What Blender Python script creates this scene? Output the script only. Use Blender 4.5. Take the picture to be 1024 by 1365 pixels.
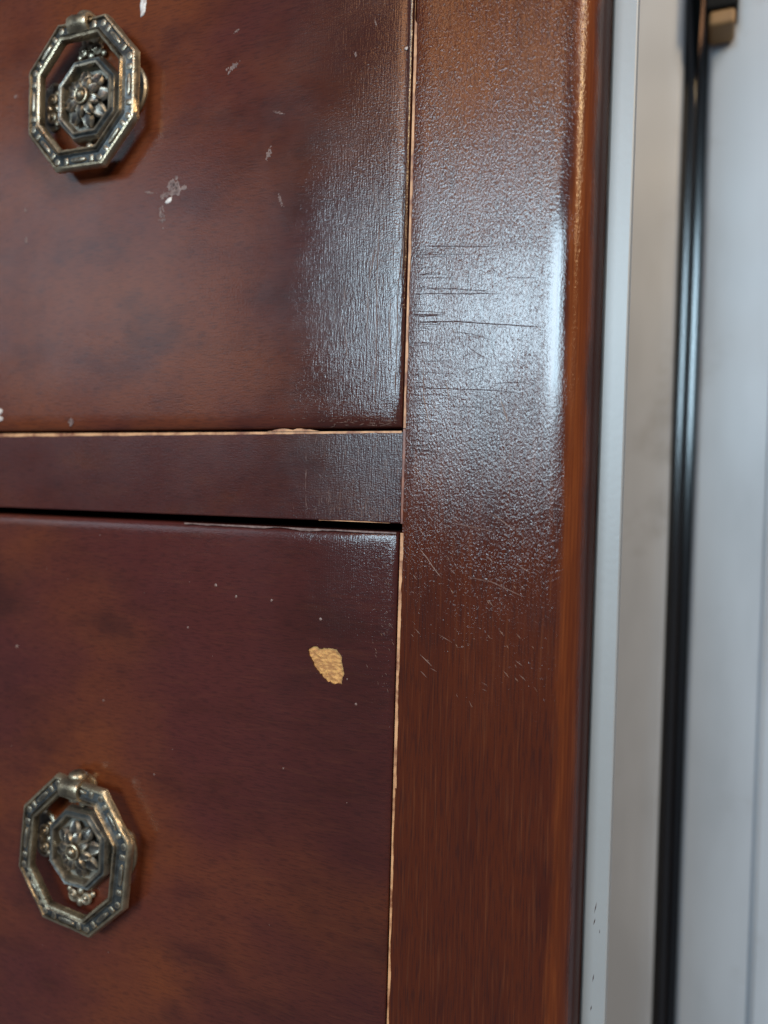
import bpy, bmesh, math, random
from mathutils import Vector, Matrix, noise
for o in list(bpy.data.objects): bpy.data.objects.remove(o)
S = bpy.context.scene
C = S.collection
MM = 0.001
PI = math.pi

# ------------------------------------------------------------------ camera
cam = bpy.data.cameras.new('camera'); co = bpy.data.objects.new('camera', cam); C.objects.link(co)
cam.sensor_fit = 'HORIZONTAL'; cam.sensor_width = 36.0; cam.lens = 36.0 * 1050.0 / 1024.0
cam.clip_start = 0.005; cam.clip_end = 20.0
cr = Matrix(((0.92296670, -0.38348861, -0.03269485), (0.38391069, 0.92333942, 0.00754356), (0.02729558, -0.01951436, 0.99943691)))
co.matrix_world = Matrix.Translation(Vector((67.609, -173.737, -15.713)) * MM) @ Matrix((
    (cr[0][0], cr[0][2], -cr[0][1], 0), (cr[1][0], cr[1][2], -cr[1][1], 0), (cr[2][0], cr[2][2], -cr[2][1], 0), (0, 0, 0, 1)))
cam.dof.use_dof = True; cam.dof.focus_distance = 0.190; cam.dof.aperture_fstop = 36.9 / 3.4
S.camera = co

# ------------------------------------------------------------------ light
S.view_settings.view_transform = 'Standard'; S.view_settings.look = 'None'
S.view_settings.exposure = 0.0; S.view_settings.gamma = 1.0
W = bpy.data.worlds.new('World'); S.world = W; W.use_nodes = True
W.node_tree.nodes['Background'].inputs[0].default_value = (0.55, 0.63, 0.78, 1)
W.node_tree.nodes['Background'].inputs[1].default_value = 0.18

def area(name, loc, target, sx, sy, radiance, col):
    l = bpy.data.lights.new(name, 'AREA'); l.shape = 'RECTANGLE'; l.size = sx; l.size_y = sy
    l.energy = radiance * PI * sx * sy; l.color = col
    o = bpy.data.objects.new(name, l); C.objects.link(o)
    o.location = loc; o.rotation_euler = (Vector(target) - Vector(loc)).to_track_quat('-Z', 'Y').to_euler()
    return o
# the room's window (up and to the left behind the photographer), warm ceiling and side lamps, and lights added for glint, sheen and fill
area('window_light', (-0.45, -1.90, 0.46), (0, 0, 0.02), 0.62, 0.50, 27.0, (0.64, 0.85, 1.0))
area('cord_glint_light', (-0.01, -1.90, 0.44), (0.05, 0.1, 0.02), 0.22, 0.46, 28.0, (0.60, 0.84, 1.0))  # added source that puts the glint on the cord
area('drawer_sheen_light', (-1.75, -1.80, 0.62), (-0.1, 0, 0), 0.8, 0.75, 1.7, (0.72, 0.85, 1.0))  # added dim source for the soft cool patch on the drawers
area('ceiling_lamp', (-0.39, -1.60, 1.02), (0, 0, 0), 0.38, 0.46, 7.5, (1.0, 0.47, 0.20))
area('side_lamp', (1.20, -1.05, 0.86), (0.05, 0.1, 0.0), 0.14, 0.34, 70.0, (1.0, 0.68, 0.34))
area('room_fill_light', (1.15, -1.30, 1.60), (0.05, 0.1, 0.0), 0.9, 0.8, 9.5, (1.0, 0.96, 0.91))  # added fill to brighten the pale panels

# ------------------------------------------------------------------ node helpers
class NT:
    def __init__(s, name):
        s.m = bpy.data.materials.new(name); s.m.use_nodes = True
        s.n = s.m.node_tree.nodes; s.l = s.m.node_tree.links
        s.b = s.n['Principled BSDF']; s.tc = s.n.new('ShaderNodeTexCoord').outputs['Object']
    def link(s, a, b): s.l.new(a, b)
    def setin(s, sock, v):
        if hasattr(v, 'is_linked') or isinstance(v, bpy.types.NodeSocket): s.link(v, sock)
        else: sock.default_value = v
    def noise(s, scale, detail=2.0, rough=0.5, stretch=(1, 1, 1), dist=0.0, off=(0, 0, 0)):
        mp = s.n.new('ShaderNodeMapping'); s.link(s.tc, mp.inputs[0])
        mp.inputs['Scale'].default_value = stretch; mp.inputs['Location'].default_value = off
        t = s.n.new('ShaderNodeTexNoise'); s.link(mp.outputs[0], t.inputs['Vector'])
        t.inputs['Scale'].default_value = scale; t.inputs['Detail'].default_value = detail
        t.inputs['Roughness'].default_value = rough; t.inputs['Distortion'].default_value = dist
        return t.outputs['Fac']
    def voro(s, scale, stretch=(1, 1, 1), feature='F1'):
        mp = s.n.new('ShaderNodeMapping'); s.link(s.tc, mp.inputs[0]); mp.inputs['Scale'].default_value = stretch
        t = s.n.new('ShaderNodeTexVoronoi'); t.feature = feature; s.link(mp.outputs[0], t.inputs['Vector'])
        t.inputs['Scale'].default_value = scale
        return t.outputs['Distance']
    def axis(s, k):
        x = s.n.new('ShaderNodeSeparateXYZ'); s.link(s.tc, x.inputs[0]); return x.outputs[k]
    def ramp(s, f, a, b, lo=0.0, hi=1.0):
        t = s.n.new('ShaderNodeMapRange'); t.clamp = True; t.interpolation_type = 'SMOOTHSTEP'; s.setin(t.inputs[0], f)
        for i, v in enumerate((a, b, lo, hi)): s.setin(t.inputs[1 + i], v)
        return t.outputs[0]
    def math(s, op, a, b=0.0):
        t = s.n.new('ShaderNodeMath'); t.operation = op; s.setin(t.inputs[0], a); s.setin(t.inputs[1], b); return t.outputs[0]
    def mix(s, f, a, b, mode='MIX'):
        t = s.n.new('ShaderNodeMix'); t.data_type = 'RGBA'; t.blend_type = mode
        s.setin(t.inputs[0], f)
        for sock, v in ((t.inputs[6], a), (t.inputs[7], b)):
            if isinstance(v, tuple): sock.default_value = (*v, 1)
            else: s.link(v, sock)
        return t.outputs[2]
    def bump(s, h, dist, strength=1.0, prev=None):
        t = s.n.new('ShaderNodeBump'); s.setin(t.inputs['Height'], h); t.inputs['Distance'].default_value = dist
        s.setin(t.inputs['Strength'], strength)
        if prev is not None: s.link(prev, t.inputs['Normal'])
        return t.outputs[0]
    def out(s, col, rough=0.5, normal=None, metal=0.0, spec=0.5):
        b = s.b
        if isinstance(col, tuple): b.inputs['Base Color'].default_value = (*col, 1)
        else: s.link(col, b.inputs['Base Color'])
        s.setin(b.inputs['Roughness'], rough); s.setin(b.inputs['Metallic'], metal); s.setin(b.inputs['Specular IOR Level'], spec)
        if normal is not None: s.link(normal, b.inputs['Normal'])
        return s.m

def wood(name, vertical, ca, cb, cc, pebble=0.5, rough=0.22, edge_stripe=False, seed=0.0):
    """lacquered mahogany: figure in three tones, fine pores along the grain, pebbled worn lacquer"""
    t = NT(name)
    st = (1, 1, 0.05) if vertical else (0.11, 1, 1)
    big = t.noise(17, 3, 0.5, off=(seed, 0, seed * 2), stretch=(1, 1, 0.45) if vertical else (0.8, 1, 1.2))
    mid = t.noise(70, 3, 0.6, off=(3 + seed, 0, 1), stretch=(1, 1, .3) if vertical else (.45, 1, 1))
    if not vertical:      # room reflections painted as plum and darker tone towards meeting edges and right ends
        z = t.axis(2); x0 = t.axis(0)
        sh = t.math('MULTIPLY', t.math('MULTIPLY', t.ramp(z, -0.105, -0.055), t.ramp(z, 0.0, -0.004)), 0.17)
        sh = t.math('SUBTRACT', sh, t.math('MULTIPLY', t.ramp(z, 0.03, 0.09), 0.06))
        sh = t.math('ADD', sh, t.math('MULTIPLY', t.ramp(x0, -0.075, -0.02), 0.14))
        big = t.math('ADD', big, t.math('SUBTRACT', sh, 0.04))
    col = t.mix(t.ramp(big, 0.30, 0.70), ca, cb)  # on the drawers this cloudy tone imitates blurred room reflections
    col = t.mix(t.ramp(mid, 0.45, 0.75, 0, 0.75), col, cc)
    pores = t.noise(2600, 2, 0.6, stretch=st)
    if not vertical: col = t.mix(t.math('MULTIPLY', t.ramp(x0, -0.055, -0.008), t.ramp(z, -0.06, 0.05, 0.35, 0.62)), col, (0.016, 0.0055, 0.005))  # right ends painted dark where little is mirrored, more so higher up
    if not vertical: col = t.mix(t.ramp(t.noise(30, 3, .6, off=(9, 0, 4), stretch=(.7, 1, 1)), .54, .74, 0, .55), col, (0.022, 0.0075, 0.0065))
    rib = t.noise(1700 if vertical else 900, 2, 0.5, stretch=(1, 1, .03) if vertical else st)
    pm = t.ramp(pores, 0.48, 0.64)
    col = t.mix(t.math('MULTIPLY', pm, 0.46 if vertical else 0.34), col, (0.016, 0.006, 0.006))
    col = t.mix(t.ramp(rib, 0.5, 0.8, 0, 0.35 if vertical else 0.10), col, t.mix(0.5, col, (0.26, 0.085, 0.03)))
    # pebbled lacquer
    pe = t.noise(2400, 2.5, 0.62, dist=0.25, stretch=(1, 1, 0.6)) if vertical else t.noise(3000, 2, 0.6, stretch=(.45, 1, 1))
    fi = t.noise(3400, 1, 0.5, stretch=(1, 1, 0.14)) if vertical else t.noise(3000, 1, 0.5, stretch=(.16, 1, 1))
    wv = t.noise(60, 2, 0.5)
    amt = t.ramp(wv, 0.3, 0.7, 0.65, 1.0)
    if edge_stripe:
        amt = t.math('MULTIPLY', amt, t.ramp(t.axis(2), -0.095, -0.02, 0.45, 1.0))
        x = t.axis(0)
        nx = t.math('ADD', x, t.math('MULTIPLY', t.math('SUBTRACT', t.noise(60, 2), 0.5), 0.0022))
        m = t.math('MULTIPLY', t.ramp(nx, 0.0315, 0.0355), t.ramp(nx, 0.0390, 0.0372))
        m = t.math('MULTIPLY', m, t.ramp(t.axis(2), -0.02, 0.012)); m = t.math('MULTIPLY', m, t.ramp(t.axis(2), 0.075, 0.045))
        amt = t.math('MULTIPLY', amt, t.math('SUBTRACT', 1.0, t.math('MULTIPLY', m, 0.86)))
        rnd = t.ramp(x, 0.037, 0.0395, 1.0, 0.8)
        amt = t.math('MULTIPLY', amt, rnd)
        # rubbed warm finish; lamp glow, downward fade and outer-edge shade are painted in
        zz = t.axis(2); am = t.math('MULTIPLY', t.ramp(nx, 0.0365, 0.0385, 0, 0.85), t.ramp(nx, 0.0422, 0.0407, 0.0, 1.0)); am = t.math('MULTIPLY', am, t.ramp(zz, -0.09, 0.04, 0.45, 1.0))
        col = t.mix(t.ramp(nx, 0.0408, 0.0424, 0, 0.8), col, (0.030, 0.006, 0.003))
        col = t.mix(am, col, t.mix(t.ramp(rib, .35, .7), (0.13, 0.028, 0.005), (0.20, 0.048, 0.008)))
    n = t.bump(pe, 0.000105 if vertical else 0.00010, t.math('MULTIPLY', amt, pebble))
    if vertical: n = t.bump(t.ramp(t.noise(1250, 3, .7, off=(4, 1, 2), stretch=(1, 1, .7)), .52, .75), 0.00009, t.math('MULTIPLY', amt, .35), n)
    n = t.bump(fi, 0.00005, t.math('MULTIPLY', amt, pebble), n)
    n = t.bump(t.noise(14, 2), 0.004, 0.10, n)
    if not vertical: n = t.bump(t.math('MULTIPLY', t.math('POWER', t.math('MAXIMUM', t.math('ADD', t.axis(0), 0.065), 0.0), 2.0), 0.30), 1.0, 1.0, n)   # boards cup very slightly at this end
    if not vertical:      # upright brush ridges and crackle near the worn right end of drawers and rail
        x = t.axis(0)
        k = t.ramp(t.math('ADD', x, t.math('MULTIPLY', t.math('SUBTRACT', t.noise(70, 3), 0.5), 0.035)), -0.042, 0.002)
        k = t.math('MULTIPLY', k, t.ramp(t.axis(2), 0.095, 0.035, 0.45, 1.0))
        n = t.bump(t.noise(2600, 2, .6, stretch=(1, 1, .10)), 0.00009, t.math('MULTIPLY', k, 1.0), n)
        n = t.bump(t.noise(2300, 2, .6), 0.00006, t.math('MULTIPLY', k, 0.9), n)
    ro = t.ramp(t.noise(45, 4, 0.6), 0.3, 0.7, rough * 0.8, rough * 1.35)
    if edge_stripe: ro = t.math('MULTIPLY', t.math('MULTIPLY', ro, t.math('SUBTRACT', 1.0, t.math('MULTIPLY', m, 0.30))), t.ramp(x, 0.0368, 0.0385, 1.0, 1.5))
    sp = t.ramp(x, 0.0412, 0.0424, 0.5, 0.02) if edge_stripe else 0.5
    return t.out(col, ro, n, spec=sp)

M = {}
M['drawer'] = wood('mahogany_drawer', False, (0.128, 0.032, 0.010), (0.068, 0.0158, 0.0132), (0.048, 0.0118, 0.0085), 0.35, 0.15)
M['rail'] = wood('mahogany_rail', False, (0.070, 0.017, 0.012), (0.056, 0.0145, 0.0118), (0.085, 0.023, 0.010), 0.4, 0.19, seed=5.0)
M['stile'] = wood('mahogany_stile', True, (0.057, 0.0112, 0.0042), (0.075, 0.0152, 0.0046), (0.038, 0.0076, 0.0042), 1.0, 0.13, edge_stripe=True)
t = NT('raw_wood')
M['raw'] = t.out(t.mix(t.ramp(t.noise(1500, 3, .65, stretch=(.4, 1, 1)), .36, .62), (0.60, 0.31, 0.095), (0.34, 0.15, 0.045)), 0.7, t.bump(t.noise(1500, 2, stretch=(.3, 1, 1)), .0002, .5))
t = NT('worn_edge_wood')
M['worn'] = t.out(t.mix(t.ramp(t.noise(120, 4, .65), .36, .58, 1, 0), (0.58, 0.30, 0.14), (0.20, 0.065, 0.025)), 0.5, t.bump(t.noise(900, 2), .0002, .4))
t = NT('red_seam_wood')
M['seam'] = t.out(t.mix(t.ramp(t.noise(200, 3, .6), .38, .62), (0.24, 0.07, 0.02), (0.12, 0.03, 0.012)), 0.35)
t = NT('dark_interior_wood'); M['inside'] = t.out((0.02, 0.012, 0.01), 0.8, t.bump(t.noise(300), .0003, .4))
t = NT('scratch_light'); M['scratch'] = t.out(t.mix(t.noise(600, 2), (0.23, 0.15, 0.125), (0.12, 0.06, 0.045)), 0.35)
t = NT('crack_dark'); M['crack'] = t.out(t.mix(t.noise(300, 2), (0.02, 0.006, 0.005), (0.05, 0.012, 0.01)), 0.6, spec=0.1)
t = NT('white_paint_speck'); M['white'] = t.out(t.mix(t.ramp(t.noise(700, 3), .35, .65), (0.70, 0.66, 0.62), (0.40, 0.33, 0.30)), 0.6)
t = NT('grey_smear'); M['smear'] = t.out(t.mix(t.ramp(t.noise(700, 3), .35, .65), (0.19, 0.12, 0.10), (0.10, 0.05, 0.04)), 0.5)

def bronze(name, base, dark, hi, rough, metal):
    t = NT(name)
    oi = t.n.new('ShaderNodeObjectInfo'); va = t.n.new('ShaderNodeVectorMath'); va.operation = 'ADD'
    t.link(t.tc, va.inputs[0]); t.link(oi.outputs['Random'], va.inputs[1]); t.tc = va.outputs[0]
    g = t.n.new('ShaderNodeNewGeometry').outputs['Pointiness']
    a = t.noise(330, 3, 0.6)
    col = t.mix(t.ramp(a, 0.36, 0.64), base, dark)
    col = t.mix(t.ramp(g, 0.51, 0.60, 0, 0.9), col, hi)
    col = t.mix(t.ramp(g, 0.49, 0.42, 0, 0.8), col, (0.012, 0.013, 0.014))
    n = t.bump(t.noise(1300, 3, .6), 0.00025, 0.5)
    return t.out(col, t.ramp(t.noise(500, 2), .3, .7, rough * .75, rough * 1.3), n, metal)
M['brass'] = bronze('worn_brass', (0.19, 0.15, 0.10), (0.065, 0.055, 0.042), (0.56, 0.46, 0.31), 0.34, 0.85)
M['patina'] = bronze('dark_patina', (0.085, 0.095, 0.095), (0.040, 0.044, 0.046), (0.32, 0.29, 0.23), 0.45, 0.55)
M['pewter'] = bronze('grey_bronze', (0.13, 0.115, 0.095), (0.055, 0.052, 0.05), (0.42, 0.35, 0.25), 0.36, 0.8)

t = NT('pale_grey_satin_metal')
c = t.mix(t.ramp(t.noise(8, 4, .55, stretch=(2.5, 1, 0.8)), .35, .65), (0.48, 0.525, 0.575), (0.38, 0.415, 0.455))  # light and dark mottle imitates soft room reflections in the colour
c = t.mix(t.ramp(t.noise(26, 4, .6, off=(5, 2, 1)), .56, .72, 0, .45), c, (0.28, 0.285, 0.285))
M['pale'] = t.out(c, t.ramp(t.noise(12, 2), .3, .7, .38, .5), t.bump(t.noise(10, 2), .002, .15), 0.12)
t = NT('pale_grey_edge')
M['pale_edge'] = t.out(t.mix(t.noise(30, 3), (0.32, 0.33, 0.33), (0.27, 0.28, 0.285)), 0.42, t.bump(t.noise(600, 2), .0001, .3), 0.1)
t = NT('black_rubber'); M['rubber'] = t.out(t.mix(t.noise(60, 2), (0.008, 0.008, 0.009), (0.014, 0.013, 0.013)), 0.17, spec=1.0)
t = NT('black_matt'); M['black'] = t.out(t.mix(t.noise(60, 2), (0.006, 0.006, 0.006), (0.012, 0.011, 0.010)), 0.7, spec=.2)
t = NT('tan_pine'); M['tan'] = t.out(t.mix(t.noise(120, 3, stretch=(1, 1, .2)), (0.40, 0.24, 0.10), (0.28, 0.15, 0.06)), 0.6)

# ------------------------------------------------------------------ mesh helpers (millimetres in, metres out)
def new(): return bmesh.new()
def link(name, bm, mats, parent=None, smooth=False, kind=None, loc=None):
    bmesh.ops.remove_doubles(bm, verts=bm.verts, dist=1e-5)
    bmesh.ops.recalc_face_normals(bm, faces=bm.faces)
    for v in bm.verts: v.co = v.co * MM
    me = bpy.data.meshes.new(name); bm.to_mesh(me); bm.free()
    for m in (mats if isinstance(mats, (list, tuple)) else [mats]): me.materials.append(M[m])
    if smooth:
        for p in me.polygons: p.use_smooth = True
    o = bpy.data.objects.new(name, me); C.objects.link(o)
    if parent is not None:
        o.parent = parent
        if loc is None: o.location = -world_loc(parent)
    if loc is not None: o.location = loc
    if kind: o['kind'] = kind
    return o
def world_loc(o):
    v = Vector(o.location)
    while o.parent is not None: o = o.parent; v = v + Vector(o.location)
    return v
def box(bm, a, b, bev=0.0, mat=0, seg=2):
    r = bmesh.ops.create_cube(bm, size=1.0)
    vs = r['verts']
    for v in vs:
        v.co = Vector([(a[i] + b[i]) / 2 + v.co[i] * (b[i] - a[i]) for i in range(3)])
    fs = list({f for v in vs for f in v.link_faces})
    if bev:
        es = list({e for v in vs for e in v.link_edges})
        fs2 = bmesh.ops.bevel(bm, geom=es, offset=bev, segments=seg, affect='EDGES', profile=0.5)['faces']
        fs = [f for f in set(fs) | set(fs2) if f.is_valid]
    for f in fs: f.material_index = mat
def loft(bm, rings, closed=True, mat=0, matf=None, cap=False):
    """rings: list of lists of Vectors, joined one to the next"""
    R = [[bm.verts.new(p) for p in r] for r in rings]
    n = len(R[0])
    for i in range(len(R) - 1):
        for j in range(n if closed else n - 1):
            f = bm.faces.new((R[i][j], R[i][(j + 1) % n], R[i + 1][(j + 1) % n], R[i + 1][j]))
            f.material_index = matf(i, j) if matf else mat
    if cap:
        for r in (R[0], R[-1]):
            f = bm.faces.new(r); f.material_index = mat
    return R
def tube(bm, pts, rad, n=10, mat=0, squash=(1, 1)):
    pts = [Vector(p) for p in pts]; rings = []
    for i, p in enumerate(pts):
        d = (pts[min(i + 1, len(pts) - 1)] - pts[max(i - 1, 0)]).normalized()
        up = Vector((0, -1, 0)) if abs(d.y) < 0.9 else Vector((1, 0, 0))
        a = d.cross(up).normalized(); b = a.cross(d)
        r = rad[i] if isinstance(rad, (list, tuple)) else rad
        rings.append([p + a * math.cos(2 * PI * k / n) * r * squash[0] + b * math.sin(2 * PI * k / n) * r * squash[1] for k in range(n)])
    loft(bm, rings, True, mat, cap=True)
def ball(bm, c, r, mat=0, sq=(1, 1, 1), u=14, v=9):
    res = bmesh.ops.create_uvsphere(bm, u_segments=u, v_segments=v, radius=1.0)
    for w in res['verts']: w.co = Vector([c[i] + w.co[i] * r * sq[i] for i in range(3)])
    for f in {f for w in res['verts'] for f in w.link_faces}: f.material_index = mat

# ------------------------------------------------------------------ the dresser
dresser = bpy.data.objects.new('dresser', None); C.objects.link(dresser)
dresser.location = (-0.2, 0.2, -0.40)
dresser['label'] = 'reddish brown mahogany dresser with two drawers, brass octagon pulls and a chipped lower drawer'
dresser['category'] = 'dresser'
Z0, Z1 = -330.0, 235.0

# stile: long post, crisp arris on the drawer side, wide rounded corner on the outer side
bm = new()
prof = [(0.0, 60.0), (0.0, 0.45), (0.25, 0.08), (0.6, 0.0)]
prof += [(x, 0.0) for x in (4, 8, 14, 20, 26, 31)]
prof += [(33.2, -0.03), (34.6, -0.10), (35.6, -0.06), (36.6, 0.10)]
for k in range(1, 15):                       # flattened quarter round
    a = k / 14 * PI / 2
    prof.append((36.6 + 6.3 * math.sin(a) ** .9, 0.10 + 11.0 * (1 - math.cos(a))))
prof += [(42.9, 16.0), (42.9, 60.0)]
nz = 60
loft(bm, [[Vector((x, y, Z0 + (Z1 - Z0) * k / nz)) for x, y in prof] for k in range(nz + 1)], True, cap=True)
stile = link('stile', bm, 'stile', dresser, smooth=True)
stile.data.set_sharp_from_angle(angle=math.radians(35))

def strip(bm, path, y, w, seed, vert=True, wvar=0.6, side=1, prot=0.05, step=1.2, gaps=0.0, w1=None, taper=False):
    """thin chamfer of bare wood along an edge: path = [(x0, z0), (x1, z1)], irregular width"""
    (x0, z0), (x1, z1) = path; L = math.hypot(x1 - x0, z1 - z0); n = max(4, int(L / step)); prev = None
    for i in range(n + 1):
        t = i / n; x = x0 + (x1 - x0) * t; z = z0 + (z1 - z0) * t
        q = noise.noise(Vector((t * L * .12, seed, 0))) + .6 * noise.noise(Vector((t * L * .5, seed, 4)))
        ww = max(0.06, (w + ((w if w1 is None else w1) - w) * t) * (1 + wvar * q) * (min(1, t * 4, (1 - t) * 4) if taper else 1))
        if gaps and noise.noise(Vector((t * L * .05, seed, 9))) < -gaps: ww = 0.04
        if vert: ps = [(x, y + .25, z), (x, y - prot, z), (x + side * ww, y - prot, z), (x + side * ww, y + .25, z)]
        else: ps = [(x, y + .25, z), (x, y - prot, z), (x, y - prot, z + side * ww), (x, y + .25, z + side * ww)]
        vs = [bm.verts.new(p) for p in ps]
        if prev:
            for a in range(3): bm.faces.new((prev[a], prev[a + 1], vs[a + 1], vs[a]))
        else: bm.faces.new(vs)
        prev = vs
    bm.faces.new(prev)
bm = new()
strip(bm, [(-0.12, 190), (-0.12, 55)], 0.0, 0.60, 1.0, wvar=.45, gaps=.45)
strip(bm, [(-0.12, 55), (-0.15, 0.6)], 0.0, 0.55, 2.0, wvar=.5)
strip(bm, [(-0.15, -24.2), (-0.22, -45)], 0.0, 0.75, 3.0, wvar=.5)
strip(bm, [(-0.22, -45), (-0.22, -85)], 0.0, 0.72, 3.4, wvar=.45)
strip(bm, [(-0.22, -85), (-0.12, -215)], 0.0, 0.50, 4.0, wvar=.6, gaps=.35)
link('worn_edge', bm, 'worn', stile)
bm = new(); strip(bm, [(-0.18, 0.4), (-0.18, -22)], 0.0, 0.55, 5.0, wvar=.3)
link('seam', bm, 'seam', stile)

def ribbon(bm, pts, w, y=0.0, h=0.02, seed=0):
    """shallow raised or dark line following a polyline on the face"""
    P = [Vector((p[0], 0, p[1])) for p in pts]; Q = []
    for a, b in zip(P, P[1:]):
        n = max(2, int((b - a).length / 1.2))
        Q += [a.lerp(b, i / n) for i in range(n)]
    Q.append(P[-1]); N = len(Q); rows = []
    for i, p in enumerate(Q):
        d = (Q[min(i + 1, N - 1)] - Q[max(i - 1, 0)]).normalized(); s = Vector((-d.z, 0, d.x))
        p = p + s * 0.12 * noise.noise(Vector((i * .35, seed, 2.0)))
        t = i / (N - 1); ww = w * min(1, 5 * t + .15, 5 * (1 - t) + .15) * (1 + .5 * noise.noise(Vector((i * .5, seed, 7.0))))
        rows.append([p + s * ww / 2 + Vector((0, y, 0)), p + Vector((0, y - h, 0)), p - s * ww / 2 + Vector((0, y, 0))])
    R = [[bm.verts.new(v) for v in r] for r in rows]
    for a, b in zip(R, R[1:]):
        for j in (0, 1): bm.faces.new((a[j], a[j + 1], b[j + 1], b[j]))
DARK = [[(1.82, 43.18), (20.84, 41.2)], [(1.32, 41.28), (15.24, 39.99)], [(1.49, 35.78), (12.27, 34.91)], [(22.82, 34.2), (30.99, 33.39)], [(1.57, 33.21), (11.82, 32.43), (20.64, 31.13)], [(1.6, 32.08), (22.68, 30.53)], [(0.8, 31.21), (3.27, 31.29)], [(0.85, 29.66), (4.69, 29.3)], [(0.89, 28.12), (6.1, 27.53), (10.67, 26.73)], [(0.91, 27.35), (8.81, 26.69)], [(0.97, 25.54), (12.04, 24.98), (22.39, 23.67), (33.26, 22.41)], [(10.79, 22.69), (15.8, 21.91), (20.47, 20.33)], [(12.83, 16.19), (16.43, 18.04)], [(14.3, 19.74), (16.7, 17.88), (19.58, 15.91)], [(1.04, 13.95), (7.06, 13.38), (13.46, 12.75)], [(1.15, 10.08), (12.51, 9.51), (21.83, 8.91), (28.86, 7.85)], [(1.48, 8.42), (7.21, 8.38), (14.67, 7.44)], [(9.98, 5.52), (19.92, 5.09)], [(1.53, -2.58), (10.23, -2.6)], [(2.12, -3.62), (7.59, -4.12)], [(1.19, 18.07), (5.27, 18.91)], [(13.45, 13.25), (19.63, 14.52)], [(1.68, 11.09), (6.04, 11.37)], [(21.28, 10.41), (29.01, 10.66)]]
LIGHT = [[(4.22, 17.68), (4.62, 7.93), (6.96, -1.31)], [(6.7, 7.37), (7.98, 4.29)], [(22.9, 7.25), (25.1, 1.07)], [(2.25, -8.27), (7.87, -13.58)], [(9.79, 11.86), (10.99, 7.28)], [(34.6, -1.44), (35.4, 1.42), (35.6, 6.2)], [(4.86, -27.76), (10.2, -34.13)], [(21.25, -18.71), (27.91, -22.66)], [(13.54, -21.5), (22.91, -23.12)], [(16.53, -33.47), (22.24, -34.35), (29.85, -37.27)], [(10.07, -47.45), (13.32, -48.93)], [(5.6, -52.53), (8.68, -55.04)], [(27.89, -30.03), (31.15, -31.8)], [(7.65, 79.48), (10.01, 81.94)]]
LIGHTD = [[(-7.67, 51.14), (-7.87, 37.64), (-7.58, 17.1), (-7.5, 4.59)], [(-1.2, 50.04), (-2.41, 33.57), (-2.3, 16.88), (-2.47, 2.69)], [(-1.2, 45.67), (-1.5, 35.98)], [(-4.34, 65.61), (-5.58, 61.07)], [(-1.14, 56.54), (-2.83, 54.22)], [(-8.27, 44.27), (-10.38, 34.17)], [(-1.8, 45.81), (-3.5, 43.8)], [(-16.15, 35.73), (-16.43, 30.9)], [(-16.08, 26.03), (-15.2, 17.41)], [(-4.32, 31.9), (-4.14, 19.14)], [(-10.38, 34.17), (-10.0, 21.25)]]
rnd = random.Random(4)
bm = new()
for i, s in enumerate(DARK): ribbon(bm, s, 0.26 if i == 10 else (0.20 if i in (0, 4, 5, 9, 15) else 0.14), -0.004, 0.006, i)
for i in range(56):
    x = rnd.uniform(.7, 3.0); z = rnd.uniform(-10, 46); l = rnd.uniform(1.5, 8); ribbon(bm, [(x, z), (x + l * .5, z + rnd.uniform(-.25, .25)), (x + l, z - l * .05 + rnd.uniform(-.4, .4))], .14, -0.004, 0.006, i + 40)
link('crack', bm, 'crack', stile, kind='stuff')
bm = new()
for i, s in enumerate(LIGHT): ribbon(bm, s, 0.16, -0.003, 0.05, i)
for i in range(110):
    x = rnd.uniform(2, 33); z = rnd.uniform(-62, 30); l = rnd.uniform(.5, 2.2); a = rnd.gauss(-.75, .25)
    ribbon(bm, [(x, z), (x + l * math.cos(a), z + l * math.sin(a))], .13, -0.003, 0.04, i)
link('scratch', bm, 'scratch', stile, kind='stuff')

# rail between the drawers
bm = new(); box(bm, (-420, 0.02, -22.0), (-0.22, 40, 0.0), 0.35, seg=3)
rail = link('rail', bm, 'rail', dresser)
bm = new()
strip(bm, [(-420, -0.05), (-0.6, -0.05)], 0.02, 1.8, 6.0, vert=False, wvar=.22, side=-1, w1=0.50)
strip(bm, [(-37, 0.0), (-22.5, 0.0)], -0.25, 0.75, 6.8, vert=False, wvar=.8, side=1, taper=True)
strip(bm, [(-22, -22.0), (-3, -22.0)], 0.02, 0.12, 7.3, vert=False, wvar=.9, side=1, taper=True)
link('worn_edge', bm, 'worn', rail)
bm = new()
for i in range(70):
    x = rnd.uniform(-26, -1.2); z = rnd.uniform(-20.5, -17.5) if i % 2 else rnd.uniform(-18, -2); l = rnd.uniform(.5, 3.5)
    ribbon(bm, [(x, z), (x + rnd.uniform(-.2, .2), min(z + l, -.9))], .10, 0.018, 0.02, i)
for i in range(90):
    x = -1.2 - abs(rnd.gauss(0, 9)); z = rnd.uniform(-21.4, -18.6); l = rnd.uniform(.3, 1.6)
    ribbon(bm, [(x, z), (x - l * .4, z + rnd.uniform(-.12, .12))] if i % 3 == 0 else [(x, z), (x + .08, z + l * .6)], .12, 0.018, .03, i)
link('scratch', bm, 'scratch', rail, kind='stuff')

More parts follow.
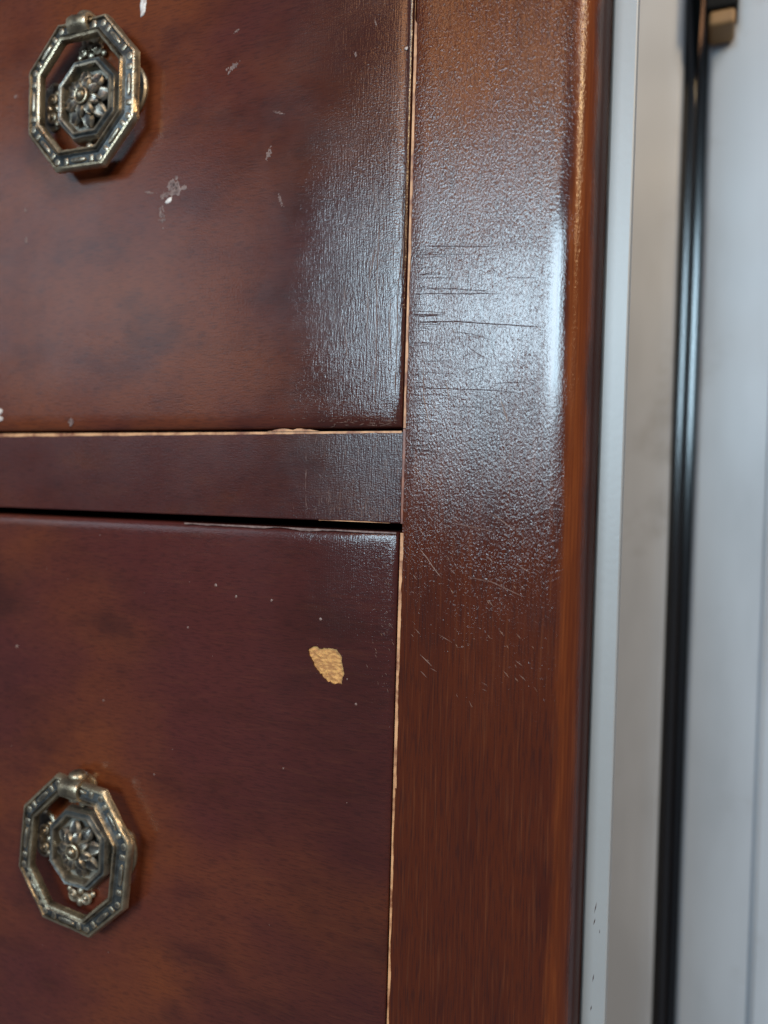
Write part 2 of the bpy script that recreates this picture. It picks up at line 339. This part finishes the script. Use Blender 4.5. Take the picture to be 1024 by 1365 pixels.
CHIP = [(-23.7, -55.3), (-23.9, -54.3), (-23.1, -53.5), (-21.7, -53.3), (-20.5, -53.7), (-19.5, -53.4), (-17.8, -53.3), (-16.0, -53.4), (-15.4, -54.2), (-14.7, -54.7), (-14.4, -56.2), (-14.3, -57.5), (-13.7, -59.1), (-14.2, -60.1), (-14.2, -61.9), (-15.4, -61.8), (-16.7, -62.0), (-17.9, -61.7), (-18.9, -61.1), (-19.8, -60.4), (-20.5, -59.8), (-21.4, -59.1), (-22.1, -58.2), (-22.4, -57.3), (-22.9, -56.5)]
def rough_loop(pts, amp, seed):
    out = []
    for i in range(len(pts)):
        a, b = Vector(pts[i]), Vector(pts[(i + 1) % len(pts)])
        for k in range(3):
            p = a.lerp(b, k / 3)
            out.append((p.x + amp * noise.noise(Vector((p.x * 2, p.y * 2, seed))), p.y + amp * noise.noise(Vector((p.x * 2, p.y * 2, seed + 5)))))
    return out
def drawer_front(x0, x1, z0, z1, yf, hole=None):
    """slab front with softly eased edges; hole = outline where the veneer is missing"""
    bm = new()
    prof = [(0, 20), (0, 1.7), (.12, 1.05), (.4, .62), (.9, .33), (1.8, .14), (3.2, .04), (5.0, 0)]
    rings = []
    for ins, d in prof:
        a, b, c, e = x0 + ins, x1 - ins, z0 + ins, z1 - ins
        pts = []
        N, K = 40, 30
        for i in range(N): pts.append((a + (b - a) * i / N, c))
        for i in range(K): pts.append((b, c + (e - c) * i / K))
        for i in range(N): pts.append((b - (b - a) * i / N, e))
        for i in range(K): pts.append((a, e - (e - c) * i / K))
        rings.append([Vector((px, yf + d, pz)) for px, pz in pts])
    R = loft(bm, rings)
    edges = []
    for i in range(len(R[-1])): edges.append(bm.edges.get((R[-1][i], R[-1][(i + 1) % len(R[-1])])))
    if hole:
        hv = [bm.verts.new((x, yf, z)) for x, z in hole]
        he = [bm.edges.new((hv[i], hv[(i + 1) % len(hv)])) for i in range(len(hv))]
        bv = [bm.verts.new((x + .08 * noise.noise(Vector((x, z, 1))), yf + 0.75, z)) for x, z in hole]
        for i in range(len(hv)): bm.faces.new((hv[i], hv[(i + 1) % len(hv)], bv[(i + 1) % len(hv)], bv[i]))
        edges += he
    bmesh.ops.triangle_fill(bm, use_beauty=True, use_dissolve=False, edges=edges, normal=(0, -1, 0))
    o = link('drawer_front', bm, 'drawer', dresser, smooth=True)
    o.data.set_sharp_from_angle(angle=math.radians(30))
    return o
def speck(bm, x, z, y, r, seed, ex=1.0, ez=1.0, ang=0.0, h=.12):
    n = 16; ca, sa = math.cos(ang), math.sin(ang)
    def ring(k, d):
        out = []
        for i in range(n):
            a = 2 * PI * i / n; q = r * k * (1 + .45 * noise.noise(Vector((math.cos(a) * 1.6, math.sin(a) * 1.6, seed))))
            u, v = q * math.cos(a) * ex, q * math.sin(a) * ez
            out.append(Vector((x + u * ca - v * sa, y - d, z + u * sa + v * ca)))
        return out
    loft(bm, [ring(1, -.01), ring(.85, h * .7), ring(.35, h)], True, cap=True)

YD = -0.35                                    # drawer faces sit a hair proud of the frame
upper = drawer_front(-415, -0.42, 0.55, 190, YD)
upper['label'] = 'upper drawer front with white paint specks and rubbed right edge'
lower = drawer_front(-415, -0.50, -222, -24.0, YD, rough_loop(CHIP, .34, 2.0))
lower['label'] = 'lower drawer front with a bare chip near its right edge'
bm = new()
lp = rough_loop(CHIP, .34, 2.0); cx = sum(p[0] for p in lp) / len(lp); cz = sum(p[1] for p in lp) / len(lp)
rings = []
for k in (1.03, .8, .55, .3, .08):
    rings.append([Vector((cx + (x - cx) * k, YD + .50 + .22 * noise.noise(Vector((x * k, z * k, 3))), cz + (z - cz) * k)) for x, z in lp])
loft(bm, rings, True, cap=True)
link('bare_wood', bm, 'raw', lower)

for i, (x, z, r, ex, ez, a) in enumerate([(-79.0, 116.6, 1.7, .7, 2.2, -.12), (-69.4, 62.0, 1.1, 1.2, .6, .5), (-129.5, 6.6, 1.0, 1.3, .8, 0), (-129.6, 4.4, 1.1, 1.2, .8, 0), (-1.9, 89.5, .5, .9, .9, 0)]):
    bm = new(); speck(bm, x, z, YD, r, i * 3.1, ex, ez, a); link('paint_speck', bm, 'white', upper, smooth=True)
bm = new()
for i, (x, z, r, ex, ez, a) in enumerate([(-67.4, 65.4, 3.0, 1.1, .9, .7), (-71.5, 58.2, 1.5, .7, 2.0, 0), (-70.5, 63.6, 1.5, 1.5, .6, .4), (-49.9, 93.9, 1.4, 1.6, .7, .6), (-38.5, 70.2, 1.1, .7, 1.5, -.3), (-34.9, 58.0, 1.2, .4, 2.0, .4), (-102, 3.2, 1.0, 1, 1, 0), (-76, 65, 1.0, 2.2, .35, -.2), (-36, 80, .8, 2.4, .4, -.4), (-49, 103, .6, 1.5, .5, .3), (-120.8, 65.4, .45, 1, 1, 0), (-120.3, 56.6, .7, .8, 1.4, 0), (-125.5, 98.9, .5, 1, 1, 0), (-15.1, 90.6, .45, .7, 1.6, .4), (-10, 97, .35, .5, 3.0, .3)]):
    for q in range(44):      # each smudge = a scatter of tiny flecks, denser in its middle
        u, v = rnd.gauss(0, .42) * r * ex, rnd.gauss(0, .42) * r * ez
        speck(bm, x + u * math.cos(a) - v * math.sin(a), z + u * math.sin(a) + v * math.cos(a), YD, r * rnd.uniform(.06, .26) * min(1, ex, ez) + .05, q + i * 30, 1, 1.3, 0, .03)
link('smear', bm, 'smear', upper, smooth=True, kind='stuff')
bm = new()
for i, s in enumerate(LIGHTD): ribbon(bm, s, 0.15, YD - .003, 0.04, i + 90)
for i in range(70):
    x = -1.5 - abs(rnd.gauss(0, 7)); z = rnd.uniform(3, 60); l = rnd.uniform(1, 6); ribbon(bm, [(x, z), (x + rnd.uniform(-.3, .3), z + l)], .09, YD - .003, .02, i)
for i in range(80):   # rubbed lower edge towards the right
    x = -1.2 - abs(rnd.gauss(0, 11)); z = rnd.uniform(.95, 3.2); l = rnd.uniform(.3, 1.8)
    ribbon(bm, [(x, z), (x - l, z + rnd.uniform(-.15, .15))] if i % 3 else [(x, z), (x + .1, z + l * .5)], .12, YD + max(0, .16 * (2.6 - z)) - .02, .03, i)
link('scratch', bm, 'scratch', upper, kind='stuff')
bm = new()
for i, (x, z, r) in enumerate([(-51.5, -40.1, .45), (-45.2, -42.6, .35), (-34.6, -42.8, .35), (-20.6, -46.4, .4), (-12.9, -60.4, .2), (-10.4, -66.2, .35), (-121, -63, .5), (-88, -75, .3), (-60, -52, .3), (-70, -93, .25), (-30, -85, .25)]):
    speck(bm, x, z, YD, r, i * 1.7 + 20)
for i in range(40):
    x = rnd.uniform(-130, -2); z = rnd.uniform(-200, -27); speck(bm, x, z, YD, rnd.uniform(.05, .13), i * .7 + 100, h=.05)
for i in range(45):
    x = -1.4 - abs(rnd.gauss(0, 4)); z = rnd.uniform(-62, -27); l = rnd.uniform(.3, 1.4); a = rnd.gauss(-.8, .3)
    ribbon(bm, [(x, z), (x + l * math.cos(a) * .6, z + l * math.sin(a))], .10, YD - .003, .03, i)
link('paint_speck', bm, 'scratch', lower, kind='stuff')
bm = new()
strip(bm, [(-62, -24.1), (-1.2, -24.1)], YD + .35, 0.42, 8.0, vert=False, wvar=1.2, side=-1, prot=.28)
link('worn_edge', bm, 'smear', lower)

# carcass behind: side, back, top rail, far stile
bm = new(); box(bm, (8, 61, Z0), (22, 410, Z1), 1); link('case_side', bm, 'stile', dresser)
bm = new(); box(bm, (-455, 41, -22), (-0.5, 400, -1), 0); link('dust_panel', bm, 'inside', dresser)
for z0, z1 in ((2.0, 180), (-221, -27.0)):
    bm = new(); box(bm, (-408, 19.5, z0), (-6, 390, z1), .5); link('drawer_box', bm, 'inside', dresser)
bm = new(); box(bm, (-458, 61, Z0), (-450, 401, Z1), 0); link('case_side', bm, 'stile', dresser)
bm = new(); box(bm, (-449, 402, Z0), (7.5, 410, Z1), 0); link('case_back', bm, 'inside', dresser)
bm = new(); box(bm, (-460, 0, Z0), (-417, 60, Z1), 1); link('stile', bm, 'stile', dresser)
bm = new(); box(bm, (-416.5, 0, 191.5), (-0.22, 40, Z1), .6); link('rail', bm, 'rail', dresser)
bm = new(); box(bm, (-416.5, 0, Z0), (-0.22, 40, -224), .6); link('rail', bm, 'rail', dresser)

# ------------------------------------------------------------------ drawer pulls
def oct_pts(hw, hh, cw, ch):
    """stretched octagon; cw / ch = half length of the top and of the side edges"""
    return [(-hw, -ch), (-hw, ch), (-cw, hh), (cw, hh), (hw, ch), (hw, -ch), (cw, -hh), (-cw, -hh)]
def offset(poly, d):
    n = len(poly); out = []
    for i in range(n):
        p0, p1, p2 = (Vector(poly[(i + k) % n]) for k in (-1, 0, 1))
        n1 = Vector((-(p1 - p0).y, (p1 - p0).x)).normalized(); n2 = Vector((-(p2 - p1).y, (p2 - p1).x)).normalized()
        b = (n1 + n2).normalized(); out.append(p1 + b * d / max(.3, b.dot(n1)))
    return out
def oct_sweep(bm, poly, prof, y0, tilt, matf, sub=8, wob=.10, seed=0, c=(0, 0)):
    """prof = closed list of (outward offset, height toward the viewer)"""
    polys = [offset(poly, u) for u, h in prof]; n = len(poly); rings = []
    for i in range(n):
        for k in range(sub):
            t = k / sub; ring = []
            for (u, h), pl in zip(prof, polys):
                p = pl[i].lerp(pl[(i + 1) % n], t)
                w = wob * noise.noise(Vector((p.x * .5, p.y * .5, seed + h)))
                ring.append(Vector((c[0] + p.x + w, y0 - h + tilt * p.y, c[1] + p.y + w)))
            rings.append(ring)
    rings.append([v.copy() for v in rings[0]])
    loft(bm, rings, True, matf=matf)
def scroll(bm, cx, cz, y, size, ang, mat, seed):
    """small pair of volutes with a bud between"""
    ca, sa = math.cos(ang), math.sin(ang)
    def T(u, v, d): return (cx + u * ca - v * sa, y - d, cz + u * sa + v * ca)
    for s in (-1, 1):
        pts = []; rr = []
        for k in range(19):
            a = k / 18 * 2.6 * PI; r = size * (.42 - .33 * k / 18)
            pts.append(T(s * (size * .52 + r * math.cos(a + PI)), size * .05 + r * math.sin(a), .9 + .5 * k / 18)); rr.append(size * (.155 - .05 * k / 18))
        tube(bm, pts, rr, 7, mat)
        ball(bm, T(s * size * .52, size * .05, 1.4), size * .16, mat, u=8, v=6)
    ball(bm, T(0, size * .42, 1.0), size * .26, mat, (1, .8, 1.2), 10, 7)
    ball(bm, T(0, -.25 * size, .8), size * .28, mat, (1, .7, 1), 10, 7)
    ball(bm, T(size * .95, -.2 * size, .7), size * .2, mat, (1, .7, 1), 8, 6)
    ball(bm, T(-size * .95, -.2 * size, .7), size * .2, mat, (1, .7, 1), 8, 6)

def drawer_pull(cx, cz, seed, label, dx=0.0, dz=0.0, rot=0.0, ty=-4.6, tilt=-.02, sc=(1, 1)):
    root = bpy.data.objects.new('drawer_pull', None); C.objects.link(root)
    root.parent = dresser; root.location = Vector((cx, YD, cz)) * MM - Vector(dresser.location)
    root['label'] = label
    O = Vector((cx, YD, cz)) * MM
    def put(name, bm, mats, smooth=True):
        o = link(name, bm, mats, root, smooth=smooth, loc=Vector((0, 0, 0)))
        o.data.set_sharp_from_angle(angle=math.radians(38)); return o
    # backplate: eight sided frame on a dark plate, scrolls on four sides
    inner = oct_pts(9.1, 9.8, 3.9, 4.6)
    bm = new()
    oct_sweep(bm, inner, [(-1.25, .3), (-1.2, 2.6), (-.8, 3.5), (-.3, 3.6), (.2, 2.9), (.7, 3.1), (1.15, 2.6), (1.4, 1.4), (1.45, .1)], 0, 0, lambda i, j: 1 if j in (3, 4) else 0, 6, .12, seed)
    loft(bm, [[Vector((p.x, -d, p.y)) for p in offset(inner, o)] for o, d in ((1.0, .02), (1.0, .9), (-4, .8), (-8, .75))], True, mat=1, cap=True)
    for (u, v, a) in ((0, 13.6, 0), (0, -13.6, PI), (13.2, 0, -PI / 2), (-13.2, 0, PI / 2)):
        scroll(bm, u, v, -.2, 4.4, a, 0, seed)
    for sx in (-1, 1): loft(bm, [[Vector((sx * 14.2 + r * math.cos(a), -d, 1.0 + 1.5 * r * math.sin(a))) for a in [2 * PI * k / 20 for k in range(20)]] for r, d in ((4.6, .02), (4.6, .5), (4.1, .9), (3.4, .7))], True, cap=True)
    put('backplate', bm, ['pewter', 'patina'])
    # rosette: two layers of notched petals round a ringed boss
    bm = new()
    for layer, (n, r0, r1, wd, y, rise) in enumerate(((8, 2.0, 7.9, 3.1, -2.2, 1.3), (8, 1.5, 5.6, 2.1, -3.4, 1.4))):
        for k in range(n):
            a = 2 * PI * (k + .5 * layer) / n + seed * .1; rows = []
            for i in range(8):
                t = i / 7; r = r0 + (r1 - r0) * t; w = wd * (.35 + .75 * math.sin(PI * min(1, t * .86 + .08)) ** .8) * (1 if t < .95 else .75)
                row = []
                for j in range(7):
                    q = j / 3 - 1
                    hgt = rise * math.sin(PI * (t * .8 + .12)) * (1 - .5 * q * q) - .35 * math.exp(-(q * 4) ** 2) + .12 * math.cos(q * 9)
                    rr = r - (.5 * math.exp(-(q * 3) ** 2) if t > .9 else 0)
                    row.append(Vector((rr * math.cos(a) - q * w * .62 * math.sin(a), y - hgt, rr * math.sin(a) + q * w * .62 * math.cos(a))))
                rows.append(row)
            loft(bm, rows, closed=False)
            loft(bm, [[p + Vector((0, .35, 0)) for p in r] for r in rows], closed=False, mat=1)
    put('rosette', bm, ['pewter', 'patina'])
    bm = new()
    for (r, w, y) in ((2.0, .4, -4.8),):
        pts = [Vector((r * math.cos(a), y, r * math.sin(a))) for a in [2 * PI * k / 24 for k in range(25)]]
        tube(bm, pts, w, 8)
    ball(bm, (0, -4.9, 0), 1.55, 0, (1, .8, 1), 20, 12)
    tube(bm, [(0, 0, 0), (0, -4.2, 0)], 1.9, 16)
    put('boss', bm, ['brass'])
    # hanging ring
    bm = new()
    rc = [(x * sc[0], z * sc[1]) for x, z in oct_pts(16.6, 18.2, 7.4, 8.0)]
    rp = [(-2.95, .1), (-3.1, 1.2), (-2.75, 2.0), (-2.2, 2.2), (-1.8, 1.7), (-1.45, 1.95), (-1.0, 1.35), (1.0, .95), (1.3, 1.5), (1.85, 1.4), (2.35, .7), (2.45, -.3), (1.7, -.9), (-1.6, -.7)]
    def rm(i, j): return 0 if (j in (0, 1, 2, 3, 4, 7, 8, 9, 10)) else 1
    cr_, sr_ = math.cos(rot), math.sin(rot)
    rcr = [(x * cr_ - z * sr_, x * sr_ + z * cr_) for x, z in rc]
    oct_sweep(bm, rcr, rp, ty, tilt, rm, 10, .16, seed + 3, (dx, dz))
    n = 8
    rr = random.Random(int(seed * 10))
    for i in range(n):
        a, b = Vector(rcr[i]), Vector(rcr[(i + 1) % n]); d = (b - a).normalized(); nn = Vector((-d.y, d.x)); L = (b - a).length
        def P(s, u, h):
            p = a + d * s + nn * u
            return Vector((dx + p.x, ty - h + tilt * p.y, dz + p.y))
        # long lozenge flanked by two cross bars
        for (s0, ln, wid, hh, mt) in ((L * .5, L * .20, .75, .8, 1), (L * .2, L * .055, 1.1, .6, 0), (L * .8, L * .055, 1.1, .6, 0), (L * .02, L * .07, 1.05, .5, 1)):
            hh *= rr.uniform(.8, 1.1); base = 1.0
            rows = []
            for e, kk in ((1.0, 0.0), (.86, .75), (.5, 1.0)):
                row = []
                for k in range(12):
                    an = 2 * PI * k / 12; cu, cv = math.cos(an), math.sin(an)
                    pw = .55 if mt == 0 else 1.0
                    cu = math.copysign(abs(cu) ** pw, cu); cv = math.copysign(abs(cv) ** pw, cv)
                    row.append(P(s0 + cu * ln * e, .1 + cv * wid * e, base - .1 + hh * kk))
                rows.append(row)
            loft(bm, rows, True, mat=2, cap=True)
    put('ring', bm, ['brass', 'patina', 'pewter'])
    # hinge: barrel holding the top of the ring, post behind, small finial
    bm = new()
    hz = 18.6
    def disk(x, r, y=0.0): return [Vector((x + dx * .6, ty - .6 + y + r * math.cos(a), dz * .6 + hz + r * math.sin(a))) for a in [2 * PI * k / 20 for k in range(20)]]
    loft(bm, [disk(1.9, .2), disk(1.9, 1.25), disk(3.3, 1.5), disk(3.5, 2.1), disk(3.3, 2.75), disk(2.4, 3.0), disk(.2, 2.85), disk(-2.2, 3.0), disk(-3.2, 2.8), disk(-3.5, 2.2), disk(-3.5, 0.2)], True, matf=lambda i, j: 1 if i < 2 else 0, cap=True)
    ball(bm, (dx * .6 + .2, ty + .8, hz + 2.6), 2.5, 0, (1.15, 1, .75), 16, 10)
    tube(bm, [(dx * .4, 0, hz - .5), (dx * .6, ty + 1.5, hz + 1.2)], [2.9, 2.2], 14)
    loft(bm, [[Vector((r * math.cos(a), y, hz - 1 + r * .8 * math.sin(a))) for a in [2 * PI * k / 20 for k in range(20)]] for r, y in ((4.2, 0.02), (4.1, -.7), (3.2, -1.1))], True, cap=True)
    put('hinge', bm, ['brass', 'patina'])
    return root
drawer_pull(-95.9, 92.2, 1.0, 'octagonal antique brass ring pull on the upper drawer', dx=.7, dz=-.2, rot=-0.02, sc=(1.0, .97))
drawer_pull(-93.8, -117.2, 2.0, 'octagonal antique brass ring pull on the lower drawer', dx=1.1, dz=-.4, rot=-0.11, sc=(1.02, 1.03))

# ------------------------------------------------------------------ pale trim and panels to the right
def top(name, loc, label, cat, group=None):
    o = bpy.data.objects.new(name, None); C.objects.link(o); o.location = loc; o['label'] = label; o['category'] = cat
    if group: o['group'] = group
    return o
tr = top('trim_strip', (0.047, 0.008, -0.40), 'narrow pale grey upright trim strip standing tight against the dresser corner', 'trim')
tr['kind'] = 'thing'
bm = new(); box(bm, (43.25, 13.5, -400), (48.75, 17.0, 330), .4); link('face', bm, 'pale_edge', tr)
bm = new()
for x, z, l, dx in ((46.0, -108.6, 2.6, .5), (45.8, -112.4, 1.6, .4), (46.9, -114.8, .9, .1), (45.9, -125.5, 1.8, .3), (45.6, -133, 1.2, .2)): ribbon(bm, [(x, z), (x - dx, z - l)], .22, 13.498, .004, x)
link('scuff', bm, 'crack', tr, kind='stuff')
p1 = top('pale_panel', (0.040, 0.17, -0.40), 'pale grey satin panel between the narrow trim strip and the black cord', 'panel', 'pale grey panels')
bm = new(); box(bm, (25, 163, -400), (51.9, 180, 400), 2.5, seg=5)
bmesh.ops.rotate(bm, verts=bm.verts, cent=(51.9, 165, 0), matrix=Matrix.Rotation(math.radians(18), 3, 'Z'))
link('face', bm, 'pale', p1)
p2 = top('pale_panel', (0.12, 0.18, -0.40), 'wide pale grey satin panel to the right of the black cord', 'panel', 'pale grey panels')
bm = new(); box(bm, (60.6, 166, -400), (260, 185, 400), 2.5, seg=5); link('face', bm, 'pale', p2)
bm = new(); tube(bm, [(88.0, 167.6, -399), (88.0, 167.6, 399)], 2.2, 14); link('bead', bm, 'pale', p2, smooth=True)
bm = new(); box(bm, (40, 190, -400), (75, 197, 400), 1); link('gap_dark_backing', bm, 'black', p2)  # dark sheet added so the space between the panels stays black
cord = top('black_cord', (0.0565, 0.172, -0.40), 'black twin cord hanging in the gap between the pale panels, splitting near its top', 'cord')
for q in (-1, 1):
    bm = new(); pts = []
    for k in range(61):
        z = -400 + 760 * k / 60; e = max(0, z - 150) / 40
        pts.append((56.25 + q * 2.15 + (q * 1.9 - .6) * min(e, 3) ** 1.3 + .25 * math.sin(z * .021), 172 + .4 * math.sin(z * .03), z))
    tube(bm, pts, 2.35, 24, squash=(1, .10)); link('strand', bm, 'rubber', cord, smooth=True)
br = top('bracket', (0.064, 0.16, 0.17), 'dark bracket over a small tan wood block at the top beside the cord', 'bracket')
bm = new(); box(bm, (59.2, 150, 172), (71.0, 165.5, 215), 1.2); link('dark_plate', bm, 'black', br)
bm = new(); box(bm, (60.6, 151, 166.0), (70.0, 165.7, 171.9), 1.5, seg=3); link('wood_block', bm, 'tan', br)
